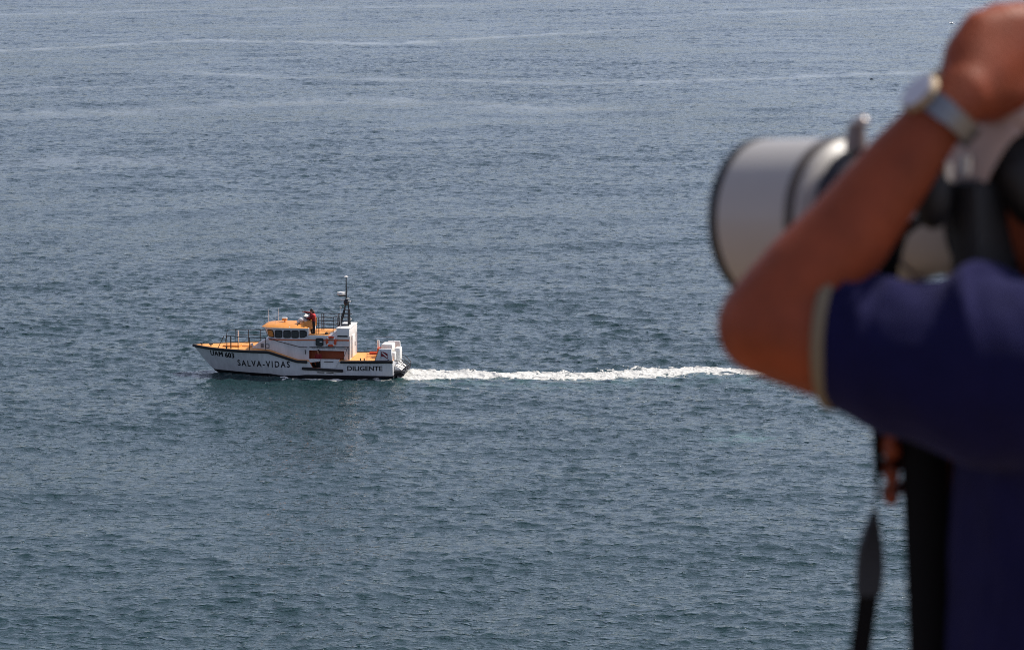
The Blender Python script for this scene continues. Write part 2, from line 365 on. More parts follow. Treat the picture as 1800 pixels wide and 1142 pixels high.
for i in range(ns_ + 1):
    s = (i / ns_) ** 1.25; ring = []
    for v in VL:
        xg = -7.5 + s * 14.5
        vb = (ZBOOT - ZK) / (zdeck(xg) - ZK); vv_ = vb if v is None else (-v * vb if v <= 0 else vb + (1 - vb) * v)
        x0 = stem(vv_); x = x0 + s * (XT - x0); z = ZK + vv_ * (zdeck(x) - ZK)
        ring.append((x, -hbreadth(s, vv_), z))
    rs.append(ring)
mb = MB(); n = len(VL)
full = [r + [(x, -y, z) for x, y, z in reversed(r)] for r in rs]
vs_ = [p for r in full for p in r]; fs = []; ms = []
M = 2 * n
for i in range(ns_):
    for j in range(M):
        k = (j + 1) % M
        mi = 0
        if j < 4 or (j >= M - 5 and j < M - 1) or j == M - 1: mi = 1
        if j == n - 1: mi = 2
        fs.append((i * M + j, i * M + k, (i + 1) * M + k, (i + 1) * M + j)); ms.append(mi)
fs += [tuple(range(M))[::-1], tuple(range(ns_ * M, ns_ * M + M))]; ms += [0, 0]
mb.v, mb.f, mb.m = vs_, fs, ms
hull = mb.build('hull', [white, black, deckor, interior, black], boat, 30)
# opening for recovering survivors, cut through the side
cut = MB()
cut.rings([[(1.05, y, 1.9), (1.05, y, 1.3), (1.38, y, .66), (3.0, y, .66), (3.33, y, 1.3), (3.33, y, 1.9)] for y in (-3, -1.0)], 3)
cut.box((1.12, -1.95, .12), (3.2, -1.001, .9), 4)  # lower well coloured black to stand for the shade inside
def cutter(m_):
    me = m_.mesh('cut'); o = link('cut', me, None, [white, black, deckor, interior, black]); return o
def boolean(o, c):
    m = o.modifiers.new('c', 'BOOLEAN'); m.operation = 'DIFFERENCE'; m.object = c; m.solver = 'EXACT'
    try: m.use_self = True; m.material_mode = 'INDEX'
    except Exception: pass
    bake(o)
c = cutter(cut); c.parent = boat; boolean(hull, c); bpy.data.objects.remove(c); shade(hull.data, 30)
# rubbing strake
for sgn in (-1, 1):
    spans = [(-7.5, 1.02), (3.36, 7.02)] if sgn < 0 else [(-7.5, 7.02)]
    for a, b in spans:
        pts = []
        for i in range(61):
            x = a + (b - a) * i / 60; y = hull_y(x, zdeck(x)); pts.append((x, sgn * (y + .03) if x > -7.5 else 0, zdeck(x) - .05))
        MB().tube(pts, .10, 8).build('rubbing_strake', black, boat, 60)
# side fender bar under the opening, plus two dark marks standing in for small unreadable lettering
y0 = -hull_y(2, .55)
mb = MB(); mb.panel((2.09, y0 - .002, .545), (1, 0, -.045), (0, 0, 1), 2.9, .19, .06, .12); mb.build('fender_bar', black, boat, 40)
for x in (1.7, 2.35): MB().box((x, -hull_y(x, .33) - .03, .30), (x + .5, -hull_y(x, .33) + .02, .36)).build('lettering_mark', black, boat)
MB().box((6.98, -2.02, -.25), (7.03, 2.02, .18)).build('transom_boot', black, boat)
# lettering
def lettering(name, s, x0, x1, z0, z1, yf, material, bold=.0, shear=0, parent=boat, slope=0, gap=1.0, fat=0):
    cu = bpy.data.curves.new('t', 'FONT'); cu.body = s; cu.size = 1; cu.offset = bold; cu.space_character = gap; cu.fill_mode = 'FRONT'; cu.resolution_u = 4
    o = bpy.data.objects.new('t', cu); COL.objects.link(o); bpy.context.view_layer.update()
    me = bpy.data.meshes.new_from_object(o.evaluated_get(bpy.context.evaluated_depsgraph_get())); bpy.data.objects.remove(o)
    bm = bmesh.new(); bm.from_mesh(me)
    bmesh.ops.subdivide_edges(bm, edges=[e for e in bm.edges if e.calc_length() > .25], cuts=2)
    bmesh.ops.triangulate(bm, faces=bm.faces)
    xx = [v.co.x for v in bm.verts]; yy = [v.co.y for v in bm.verts]; ax, bx_, ay, by_ = min(xx), max(xx), min(yy), max(yy)
    for v in bm.verts:
        p = (v.co.x - ax) / (bx_ - ax); q = (v.co.y - ay) / (by_ - ay)
        x = x0 + p * (x1 - x0) + q * shear; z = z0 + q * (z1 - z0) + slope * (x - x0)
        v.co = (x, yf(x, z), z)
    e = bmesh.ops.extrude_face_region(bm, geom=bm.faces[:]); bmesh.ops.translate(bm, verts=[g for g in e['geom'] if isinstance(g, bmesh.types.BMVert)], vec=(0, -.006, 0))
    bmesh.ops.recalc_face_normals(bm, faces=bm.faces)
    bm.to_mesh(me); bm.free(); me.materials.clear()
    if fat:                                          # heavier strokes: the same outline again, a little aside and prouder
        bm = bmesh.new()
        for i in range(3):
            me2 = me.copy(); me2.transform(Matrix.Translation(((i - 1) * fat, -.001 * i, (i % 2) * fat * .5))); bm.from_mesh(me2); bpy.data.meshes.remove(me2)
        bm.to_mesh(me); bm.free()
    o = link(name, me, parent, material); o['kind'] = 'stuff'; return o
hy = lambda x, z: -hull_y(x, z) - .006
lettering('hull_lettering', 'SALVA-VIDAS', -4.05, -.22, .60, 1.06, hy, ink, .022, gap=1.38, slope=.01)
lettering('hull_number', 'UAM 603', -6.10, -4.28, 1.20, 1.58, hy, ink, 0, slope=-.03, gap=1.1, fat=.025)
lettering('name_lettering', 'DILIGENTE', 3.82, 6.28, .49, .83, hy, ink, .022, slope=.012)
# ---- cabin
def cab_side(x): return float(np.interp(x, [-3.1, -2.4, -1.2, 0, 3.9], [.75, 1.15, 1.5, 1.6, 1.62]))
prof = [(-3.15, 1.82), (-2.75, 2.12), (-2.2, 2.42), (-1.8, 2.56), (-1.2, 2.57), (-.3, 2.58), (.98, 2.62), (1.9, 2.87), (3.0, 2.9), (3.88, 2.9)]
rs = []
for x, zt in prof:
    y = cab_side(x); rs.append([(x, -y, .9), (x, -y, zt - .06), (x, -y + .06, zt), (x, y - .06, zt), (x, y, zt - .06), (x, y, .9)])
cabin = MB().rings(rs).build('cabin', [white, black, deckor, interior, black], boat, 30)
cut = MB(); cut.box((1.05, -3, .5), (3.53, -1.0, 1.80), 3); c = cutter(cut); c.parent = boat; boolean(cabin, c); bpy.data.objects.remove(c); shade(cabin.data, 30)
mb = MB()                                           # raised after part with the flying deck
mb.box((.98, -1.62, 2.55), (3.885, 1.62, 2.86)); mb.build('upper_cabin', white, boat, 30, .02)
MB().box((1.0, -1.58, 2.861), (3.0, 1.58, 2.885)).build('flying_deck', deckor, boat)
MB().box((3.0, -1.625, 2.5), (3.9, 1.625, 3.36)).build('mast_base', white2, boat, 30, .03)
MB().box((2.95, -1.645, 3.33), (3.93, 1.645, 3.385)).build('mast_base_rim', white2, boat, 30, .02)
MB().box((3.05, -1.637, 2.78), (3.78, -1.62, 2.88)).build('vent_slot', black, boat)
MB().box((3.886, -1.6, 1.1), (3.93, -1.35, 2.85)).build('corner_trim', white2, boat)
# after bulkhead with its door
mb = MB(); mb.box((3.9, -.5, 1.2), (3.94, .5, 2.75)); mb.build('bulkhead_door', white2, boat, 30, .015)
MB().tube([(3.97, .35, 1.9), (3.97, .35, 2.2)], .02).build('door_grip', steel_dk, boat)
for y in (-1.25, -.9, .9, 1.25): MB().tube([(3.93, y, 1.25), (3.96, y, 2.8)], .018, 6).build('pipe', steel_dk if y < 0 else steel, boat)
# orange waist stripe
for sgn in (-1, 1):
    mb = MB(); ring = []
    for x in np.linspace(-1.85, 3.88, 24):
        y = cab_side(x); ex = .013 if x < 3.0 else .028
        z = 2.49 + .012 * (x + 1.85) * .9
        ring.append([(x, sgn * (y + ex), z - .045), (x, sgn * (y + ex), z + .05), (x, sgn * (y - .02), z + .05), (x, sgn * (y - .02), z - .045)])
    mb.rings(ring).build('waist_stripe', stripe, boat)
# wheelhouse
def ringz(z, xf, xa, e):
    f = 1.0
    return [(xf, -.85 - e, z), (xf + .72, -1.47 - e, z), (xa, -1.55 - e, z), (xa, 1.55 + e, z), (xf + .72, 1.47 + e, z), (xf, .85 + e, z)]
MB().rings([ringz(2.50, -1.92, .97, 0), ringz(3.28, -2.24, .97, -.02)]).build('wheelhouse', white, boat, 20)
MB().rings([ringz(3.27, -2.38, 1.0, .06), ringz(3.33, -2.42, 1.0, .06)]).build('roof_edge', white2, boat, 20)
R_ = []
for z, sx, sy in ((3.331, 1, 1), (3.40, .93, .92), (3.48, .82, .78), (3.53, .6, .5), (3.545, .3, .25)):
    R_.append([(-.7 + (x + .7) * sx, y * sy, z) for x, y, _ in ringz(0, -2.42, .96, .05)])
MB().rings(R_).build('wheelhouse_roof', orange, boat, 50)
def window(c, u, v, wd, ht, r=.13, shape=None):
    sc = lambda k: [(x * k, y * k) for x, y in shape] if shape else None
    fr = MB().panel(c, u, v, wd, ht, r, .03, shape=shape).build('window', black, boat, 40)
    n_ = Vector(u).normalized().cross(Vector(v).normalized())
    MB().panel(Vector(c) + n_ * .026, u, v, wd - .12, ht - .12, max(r - .05, .02), .012, shape=sc(.78)).build('pane', glass, fr, 40)
    return fr
for sgn in (-1, 1):
    u = (1, -.01 * sgn, 0) if sgn < 0 else (-1, -.01, 0); v = (0, .02 * -sgn, 1)
    for x in (-1.12, -.52, .05):
        window((x, sgn * (1.475 + (x + 1.2) * .03), 2.90), u, v, .53, .55)
    sh = [(-.22, .27), (.10, .27), (.25, .16), (.25, -.12), (.05, -.24), (-.20, -.27), (-.26, -.18), (-.27, .2)]
    if sgn > 0: sh = [(-x, y) for x, y in reversed(sh)]
    window((.64, sgn * 1.532, 2.92), u, v, .5, .5, shape=sh)
    a = Vector((-1.92, sgn * .85, 2.5)); b = Vector((-1.2, sgn * 1.47, 2.5)); t_ = Vector((-2.24, sgn * .83, 3.28))
    uu = (b - a).normalized() * (1 if sgn < 0 else -1); vv2 = ((t_ - a) + Vector((-1.52, sgn * 1.45, 3.28)) - b).normalized()
    vv2 = (vv2 - uu * vv2.dot(uu)).normalized()
    ctr = (a + b + t_ + Vector((-1.52, sgn * 1.45, 3.28))) / 4 + uu.cross(vv2) * .004
    window(ctr, uu, vv2, .66, .56)
for y in (-.56, 0, .56): window((-2.1, y, 2.9), (0, -1, 0), (-.37, 0, 1), .48, .54)
wd_ = window((1.80, -1.645, 2.40), (1, 0, 0), (0, 0, 1), .54, .56, .12)
MB().box((1.82, -1.70, 2.40), (2.0, -1.683, 2.46)).build('pane_sticker', white2, wd_)
lettering('cabin_lettering', 'AUTORIDADE MARÍTIMA NACIONAL', 1.22, 3.72, 1.93, 2.03, lambda x, z: -1.624, ink, .0)
# handrails
MB().tube([(-1.85, -1.50, 2.60), (-1.2, -1.62, 2.42), (.4, -1.70, 2.04), (.95, -1.70, 2.03)], .025, 6).build('handrail', steel_dk, boat, 60)
MB().tube([(1.1, -1.70, 2.06), (3.9, -1.72, 2.11)], .022, 6).build('handrail', steel_dk, boat, 60)
MB().tube([(.78, -1.66, 1.85), (.80, -1.68, 1.62), (.80, -1.66, 1.55)], .03, 6).build('grab_handle', steel_dk, boat)
MB().tube([(3.84, -1.74, 2.12), (3.88, -1.95, 1.24)], .022, 6).build('stanchion', steel_dk, boat)
MB().tube([(3.80, -1.74, 2.1), (3.50, -1.95, 1.24)], .018, 6).build('stanchion', steel_dk, boat)
# vent grille and hatch on trunk
yv = lambda x: -cab_side(x) - .012
mb = MB(); mb.panel((-2.35, yv(-2.35), 2.02), (1, -.36, 0), (0, 0, 1), .22, .28, .02, .02); mb.build('vent_grille', mat('grey_grille', (.16, .16, .17), .6), boat)
mb = MB(); mb.panel((-1.95, yv(-1.95) - .01, 2.01), (1, -.3, 0), (0, 0, 1), .27, .28, .04, .02); fr = mb.build('locker_hatch', black, boat)
mb = MB(); mb.panel((-1.95, yv(-1.95) - .033, 2.01), (1, -.3, 0), (0, 0, 1), .19, .2, .03, .01); mb.build('hatch_cover', white, fr)
# door leaf in the opening
mb = MB(); mb.rings([[(1.95, y, 1.28), (1.95, y, .64), (2.98, y, .64), (3.3, y, 1.28)] for y in (-2.13, -2.08)]); dl = mb.build('boarding_door', white, boat)
MB().tube([(2.2, -2.17, 1.1), (2.85, -2.17, 1.1)], .025, 6).build('door_rail', steel_dk, dl)
MB().rings([[(1.08, y, 1.28), (1.2, y, 1.02), (1.9, y, 1.12), (1.93, y, 1.28)] for y in (-2.12, -2.09)]).build('opening_flap', white, boat)
# foredeck
for sgn, xa in ((-1, -2.0), (1, -2.0)):
    e = lambda x: sgn * (hull_y(x, zdeck(x)) - .12)
    px = [-5.25, -4.78, -3.93, -3.08, xa]
    top = [(-5.35 if sgn > 0 else -5.0, e(-5.2), 2.72), (-4.78, e(-4.78), 2.72), (-3.9, e(-3.93), 2.70), (-3.08, e(-3.08), 2.68), (-2.0, sgn * 1.52, 2.60)]
    MB().tube([(-5.5, e(-5.5), 1.76)] + top, .024, 6).build('foredeck_rail', steel_dk, boat, 60)
    MB().tube([(p[0], p[1], p[2] - .38) for p in top[1:4]], .014, 6).build('foredeck_rail', steel_dk, boat, 60)
    for x in px[1:4]: MB().tube([(x, e(x), 1.74), (x, e(x), 2.7)], .028, 6).build('stanchion', steel_dk, boat, 60)
    MB().tube([(-2.05, sgn * 1.6, 1.74), (-2.03, sgn * 1.55, 2.6)], .024, 6).build('stanchion', steel_dk, boat, 60)
    MB().tube([(-4.55, e(-4.6) * .8, 1.74), (-4.55, e(-4.6) * .8, 2.7)], .045, 6).build('stanchion', white2 if sgn > 0 else steel_dk, boat, 60)
MB().box((-5.3, -.55, 1.77), (-4.1, .3, 1.90)).build('deck_hatch', orange, boat, 30, .03)
MB().box((-4.0, -.3, 1.77), (-3.3, .5, 1.85)).build('deck_hatch', orange, boat, 30, .03)
MB().tube([(-3.35, .1, 1.78), (-3.35, .1, 1.98)], [.12, .1], 10).build('windlass', white2, boat, 40)
for x, y in ((-6.2, -.25), (-4.85, -1.35), (-6.9, 0)):
    mb = MB().tube([(x, y, 1.76), (x, y, 1.95)], .045, 8); mb.tube([(x - .14, y, 1.92), (x + .14, y, 1.92)], .035, 8); mb.build('bollard', steel_dk, boat, 60)
# roof gear
for x, z0, z1, y, r in ((-2.12, 3.33, 4.44, 0, .017), (-1.41, 3.44, 4.53, 0, .021), (-1.40, 3.35, 4.3, -1.0, .013)):
    MB().tube([(x, y, z0 - .1), (x, y, z0 + .2), (x, y, z1)], [r * 1.6, r, r * .7], 6).build('whip_antenna', white2, boat, 60)
sl = MB().tube([(-.95, 0, 3.5), (-.95, 0, 3.66)], .05, 8); sl.box((-1.14, -.14, 3.66), (-.80, .14, 3.78)); slo = sl.build('searchlight', orange, boat, 40, .02)
MB().box((-1.15, -.15, 3.78), (-.79, .15, 3.86)).build('searchlight_hood', white2, slo, 40, .02)
MB().ball((-.35, -1.45, 3.36), .055).build('navigation_light', white2, boat, 60)
MB().ball((.18, -1.2, 3.42), (.07, .07, .12)).build('horn', steel_dk, boat, 60)
# flying bridge console
rs = []
for x, z0, z1, hw_ in ((.15, 3.3, 3.5, 1.0), (.45, 3.3, 3.62, 1.1), (1.02, 3.25, 3.80, 1.15), (1.10, 3.2, 3.78, 1.15)):
    rs.append([(x, -hw_, z0), (x, -hw_ + .1, z1), (x, hw_ - .1, z1), (x, hw_, z0)])
MB().rings(rs).build('bridge_console', orange, boat, 40)
MB().box((.94, -1.5, 2.88), (1.02, -1.3, 3.32)).build('console_post', white2, boat, 30)
mb = MB(); mb.ball((.36, -.55, 3.78), (.26, .30, .17)); mb.ball((.15, -.6, 3.66), (.16, .22, .12)); mb.ball((.6, -.45, 3.72), (.22, .25, .14)); mb.build('white_cover', mat('white_canvas', (.7, .7, .7), .8, var=.2, vscale=6), boat, 80)
mb = MB(); mb.panel((.80, -.45, 3.98), (1, .0, -.52), (.25, .75, .5), .62, .5, .05, .03); sc_ = mb.build('windscreen', black, boat, 40)
n_ = Vector((1, 0, -.52)).normalized().cross(Vector((.25, .75, .5)).normalized())
mb = MB(); mb.panel(Vector((.78, -.45, 4.01)) + n_ * .02, (1, .0, -.52), (.25, .75, .5), .5, .34, .05, .015); mb.build('windscreen_pane', white2, sc_, 40)
# flying deck rail
for sgn in (-1, 1):
    y = sgn * 1.0; zr = 4.05
    xs0, xs1 = (1.50, 2.70)
    MB().tube([(xs0, y, zr), (xs1 + (.95 if sgn > 0 else 0), y, zr)], .026, 6).build('bridge_rail', steel_dk, boat, 60)
    for z in (3.80, 3.55, 3.30, 3.05): MB().tube([(xs0, y, z), (xs1, y, z)], .017, 6).build('bridge_rail', steel_dk, boat, 60)
    for x in (xs0, xs0 + .14, xs1): MB().tube([(x, y, 2.86), (x, y, zr)], .034 if x < 1.7 else .024, 6).build('stanchion', steel_dk, boat, 60)
for y in (-.7, 0, .7): MB().tube([(2.8, y, 2.86), (2.8, y, 3.9)], .022, 6).build('stanchion', steel_dk, boat, 60)
for z in (4.02, 3.55): MB().tube([(2.8, -1.0, z), (2.8, 1.0, z)], .022, 6).build('bridge_rail', steel_dk, boat, 60)
MB().box((2.1, -1.3, 2.885), (2.3, -1.0, 2.99)).build('deck_box', black, boat, 30, .02)
MB().tube([(2.5, -1.2, 2.98), (3.05, -1.25, 3.0)], .05, 8).build('rolled_line', white2, boat, 40)
# mast
mast = MB()
for y in (-.22, .22):
    mast.tube([(2.92, y * 1.6, 3.3), (3.30, y * .8, 4.50)], .058, 8); mast.tube([(3.62, y * 1.6, 3.3), (3.60, y * .8, 4.50)], .058, 8)
mast.tube([(3.30, 0, 4.4), (3.36, 0, 5.0)], .05, 8); mast.tube([(3.60, 0, 4.4), (3.56, 0, 5.0)], .04, 8)
mast.tube([(3.42, 0, 4.9), (3.42, 0, 6.75)], [.06, .035], 8)
mo = mast.build('mast', steel_dk, boat, 60)
for z in (3.42, 3.68, 3.95, 4.22, 4.46):
    f = (z - 3.3) / 1.2; x0 = 2.92 + .38 * f; y = .22 * (1.6 - .8 * f)
    MB().box((x0, -y, z - .02), (3.61, y, z + .02)).build('mast_step', steel_dk, mo)
MB().ball((3.42, 0, 5.0), (.2, .2, .22)).build('mast_head', steel_dk, mo, 60)
mb = MB(); mb.lathe([(.05, -.13), (.28, -.10), (.32, 0), (.29, .08), (.1, .12)], 20, Matrix.Translation((3.07, 0, 5.62))); mb.build('radar', white2, mo, 40)
MB().box((2.9, -.1, 5.42), (3.42, .1, 5.49)).build('radar_bracket', steel_dk, mo)
for a, b in (((3.02, 0, 5.16), (3.32, 0, 5.16)), ((3.48, 0, 5.08), (3.74, 0, 5.08))):
    MB().tube([a, b], .05, 8).build('mast_light', white2, mo, 60)
MB().box((3.44, -.1, 5.22), (3.62, .1, 5.28)).build('mast_bracket', white2, mo)
for z, s_ in ((6.05, .22), (5.8, .12)): MB().tube([(3.42, 0, z - .1), (3.42 + s_, 0, z)], .018, 6).build('mast_spur', steel_dk, mo)
mb = MB(); mb.lathe([(.03, 0), (.14, .02), (.15, .06), (.05, .12)], 14, Matrix.Translation((3.42, 0, 6.74))); mb.build('mast_cap', white2, mo, 40)
MB().tube([(3.24, -1.3, 3.05), (3.24, -1.3, 4.7)], [.025, .012], 6).build('whip_antenna', white2, boat, 60)
MB().tube([(3.05, -.3, 4.62), (3.32, -.1, 4.6)], .02, 6).build('mast_spur', steel_dk, mo)
MB().ball((3.08, -.3, 4.70), .07).build('mast_light', white2, mo, 60)
MB().ball((3.72, 0, 3.82), .07).build('mast_light', white2, mo, 60)
# stern
for y in (-1, 1):
    yy = y * 2.06
    mb = MB(); mb.rings([[(5.72, q, 1.16), (6.98, q, 1.16), (6.90, q, 2.06), (6.06, q, 2.06)] for q in (yy, yy - y * .22)]); mb.build('stern_wing', white, boat, 30, .03)
mb = MB(); mb.rings([[(5.70, q, 1.17), (5.74, q, 1.17), (6.07, q, 2.05), (6.03, q, 2.05)] for q in (-2.07, -1.83)]); mb.build('wing_edge', orange, boat, 30)
# flag emblem on the port stern wing: a red flag with a pale diagonal on its staff
em = MB(); Yw = -2.076
em.box((6.17, Yw - .004, 1.42), (6.195, Yw, 1.96)); emo = em.build('flag_emblem', ink, boat)
def wav(x): return 1.86 - (x - 6.2) * .25 + .04 * math.sin((x - 6.2) * 9)
mb = MB(); cols = [6.2 + .46 * i / 12 for i in range(13)]
for i in range(12):
    a, b = cols[i], cols[i + 1]
    mb.add([(a, Yw - .003, wav(a) - .34), (b, Yw - .003, wav(b) - .34), (b, Yw - .003, wav(b)), (a, Yw - .003, wav(a))], [(0, 1, 2, 3)])
mb.build('emblem_field', mat('emblem_red', (.22, .02, .03), .6), emo)
mb = MB(); mb.add([(6.22, Yw - .006, 1.80), (6.60, Yw - .006, 1.46), (6.66, Yw - .006, 1.52), (6.28, Yw - .006, 1.84)], [(0, 1, 2, 3)]); mb.build('emblem_band', white2, emo)
mb = MB(); mb.ball((6.70, Yw, 1.28), (.07, .006, .05)); mb.build('emblem_mark', mat('grey_blue_mark', (.12, .13, .2), .6), emo)
MB().box((5.95, -.55, 1.2), (6.75, .75, 2.16)).build('engine_casing', white2, boat, 30, .09)
MB().box((6.72, -1.45, 1.15), (7.06, -.75, 1.72)).build('stern_locker', white2, boat, 30, .06)
MB().box((6.9, -.65, 1.0), (7.3, .35, 1.92)).build('stern_locker', white2, boat, 30, .08)
MB().tube([(5.62, .3, 1.2), (5.62, .3, 2.32)], .09, 8).build('fairlead_post', white2, boat, 40)
MB().box((5.62, -.35, 1.2), (5.86, .25, 1.86)).build('winch', red, boat, 30, .04)
for y, x0, x1, zt in ((-1.75, 5.15, 6.1, 1.98), (1.2, 5.3, 6.5, 2.42)):
    MB().tube([(x0, y, 1.2), (x0, y, zt), (x1, y, zt), (x1 + .04, y, zt - .35)], .02, 6).build('stern_rail', steel_dk, boat, 60)
    MB().tube([(x0, y, zt - .35), (x1, y, zt - .35)], .016, 6).build('stern_rail', steel_dk, boat, 60)
for x in (4.72, 4.98):
    MB().tube([(x, -1.9, 1.2), (x, -1.9, 1.36)], .045, 8).build('mooring_post', steel_dk, boat, 40)
pf = MB(); pf.rings([[(7.03, y * 1.0, .30), (7.75, y * .8, .30), (7.75, y * .8, .40), (7.03, y * 1.0, .44)] for y in (-1.6, 1.6)]); pfo = pf.build('stern_platform', steel_dk, boat, 30)
MB().rings([[(7.04, y, .48), (7.5, y * .9, .46), (7.3, y * .9, .62), (7.04, y, .80)] for y in (-1.3, 1.2)]).build('platform_step', white2, boat, 30)
for y in (-1.45, -.5, .5, 1.4):
    MB().tube([(7.03, y, 1.16), (7.35, y, 1.12), (7.78, y * .85, .72), (7.78, y * .8, .40)], .028, 6).build('platform_rail', steel_dk, boat, 60)
    MB().tube([(7.05, y, .86), (7.78, y * .85, .52)], .022, 6).build('platform_rail', steel_dk, boat, 60)
MB().tube([(7.78, -1.23, .72), (7.78, 1.19, .72)], .025, 6).build('platform_rail', steel_dk, boat, 60)
for y in (-.75, .75): MB().tube([(7.0, y, .1), (7.6, y, .0)], [.2, .12], 10).build('water_jet', steel_dk, boat, 40)
def child_world(o, lp):                            # put an object at a place given in the boat's own metres
    x, y, z = lp; o.location = (BOAT0.x + x * cb - y * sb, BOAT0.y + x * sb + y * cb, z)
# life ring hung on the cabin side
lr = empty('life_ring', (0, 0, 0), BROT, 'red life ring with white bands hung on the cabin side of the boat', 'life ring'); child_world(lr, (2.62, -1.70, 2.46))
for k in range(8):
    a0, a1 = (rad(k * 45 + 8), rad(k * 45 + 37)) if True else 0
    seg = [(.30 * math.cos(a0 + (a1 - a0) * i / 6), 0, .30 * math.sin(a0 + (a1 - a0) * i / 6)) for i in range(7)]
    if k % 2 == 0:
        a0, a1 = rad(k * 45 + 53 - 8), rad(k * 45 + 127 + 0)
        seg = [(.30 * math.cos(a0 + (a1 - a0) * i / 12), 0, .30 * math.sin(a0 + (a1 - a0) * i / 12)) for i in range(13)]
        MB().tube(seg, .085, 10).build('ring_segment', red, lr, 60)
    else:
        a0 = rad(k * 45 - 8 - 5); a1 = rad(k * 45 + 5)
        seg = [(.30 * math.cos(a0 + (a1 - a0) * i / 3), 0, .30 * math.sin(a0 + (a1 - a0) * i / 3)) for i in range(4)]
        MB().tube(seg, .088, 10).build('ring_band', white2, lr, 60)
of = MB().tube([(-.42, 0, 0), (-.38, 0, 0), (.38, 0, 0), (.42, 0, 0)], [.05, .12, .12, .05], 12).build('orange_roll', red, None, 50)  # orange float roll on the after deck
of.rotation_euler = (0, 0, BROT); child_world(of, (5.35, .6, 1.36)); tag(of, 'orange roll lying across the after deck of the boat', 'roll')
# ------------------------------------------------------------------ crew
def crew(lp, yaw, label, jacket, vest=None, hair=True, arms='down', hi=1.75, lean=0, hairmat=None):
    o = empty('person', (0, 0, 0), BROT + yaw, label, 'person'); child_world(o, lp); k = hi / 1.75
    V_ = lambda x, y, z: Vector((x + lean * max(z - .9, 0), y, z)) * k
    body = []; sh = {}
    for s in (-1, 1):
        body += [[(V_(0, s * .1, .90), .085), (V_(.02, s * .11, .5), .06)], [(V_(.02, s * .11, .5), .058), (V_(-.02, s * .12, .1), .042)], [(V_(-.03, s * .12, .05), .045), (V_(.14, s * .13, .03), .035)]]
        S0 = V_(0, s * .2, 1.42)
        if arms == 'point' and s == -1: E_, H_ = V_(.26, s * .16, 1.47), V_(.62, s * .1, 1.52)
        elif arms == 'rail': E_, H_ = V_(.2, s * .22, 1.2), V_(.45, s * .15, 1.2)
        else: E_, H_ = V_(.03, s * .26, 1.14), V_(.2, s * .2, .98)
        sh[s] = (S0, E_, H_)
        body += [[(S0, .055), (E_, .043)], [(E_, .042), (H_, .03)], [(H_, .035), (H_ + (H_ - E_).normalized() * .08, .028)]]
    body += [[(V_(0, 0, .95), (.11, .16, .1)), (V_(0, 0, 1.2), (.12, .16, .1)), (V_(0, 0, 1.40), (.10, .19, .07))], [(V_(0, 0, 1.42), .06), (V_(.02, 0, 1.55), .055)],
             [(V_(.03, 0, 1.64), (.098, .075, .115))], [(V_(.125, 0, 1.63), (.02, .014, .02))]]
    blob('body', body, .018, skin2, o, 4)
    jk = [[(V_(0, 0, .92), (.135, .18, .08)), (V_(0, 0, 1.2), (.145, .185, .1)), (V_(0, 0, 1.41), (.115, .205, .07))]]
    for s in (-1, 1):
        S0, E_, H_ = sh[s]; jk += [[(S0, .075), (E_, .062)], [(E_, .06), (E_.lerp(H_, .85), .048)]]
    blob('jacket', jk, .02, jacket, o, 4)
    tr = []
    for s in (-1, 1): tr += [[(V_(0, s * .09, .93), .11), (V_(.02, s * .11, .5), .08)], [(V_(.02, s * .11, .5), .078), (V_(-.02, s * .12, .09), .065)]]
    blob('trousers', tr, .02, darkcl, o, 4)
    if vest: blob('lifejacket', [[(V_(.03, 0, 1.22), (.18, .215, .05)), (V_(.0, 0, 1.40), (.17, .235, .07))], [(V_(0, -.14, 1.45), .10), (V_(0, .14, 1.45), .10)]], .02, vest, o, 4)
    if hair: blob('hair', [[(V_(.0, 0, 1.68), (.105, .088, .10))], [(V_(-.05, 0, 1.60), (.07, .078, .08))]], .014, hairmat or hairm, o, 4)
    for s in (-1, 1): blob('boot', [[(V_(-.04, s * .12, .05), .055), (V_(.15, s * .13, .035), .045)], [(V_(-.03, s * .12, .05), .055), (V_(-.02, s * .12, .2), .06)]], .016, black, o, 3)
    return o
crew((1.02, -.40, 2.885), math.pi + .05, 'person in dark red jacket on the flying deck pointing ahead over the bow', darkred, arms='point', hi=1.66)
crew((1.27, -.85, 2.885), math.pi - .1, 'person in bright red lifejacket standing by the rail of the flying deck', darkred, brightred, arms='rail', hi=1.60, lean=.08, hairmat=mat('brown_hair', (.10, .06, .04), .6))
crew((1.72, -1.65, .125), -math.pi / 2 - .5, 'person in dark red jacket standing in the low side opening of the hull', darkred, arms='down', hi=1.72, lean=.02)
ln = MB().tube([(0, 0, 0), (.2, -.02, -.06), (.45, 0, -.03)], .014, 6).build('rope', white2, None); ln.rotation_euler = (0, 0, BROT); child_world(ln, (1.62, -1.98, 1.17)); tag(ln, 'short white rope held by the person in the hull side opening', 'rope')

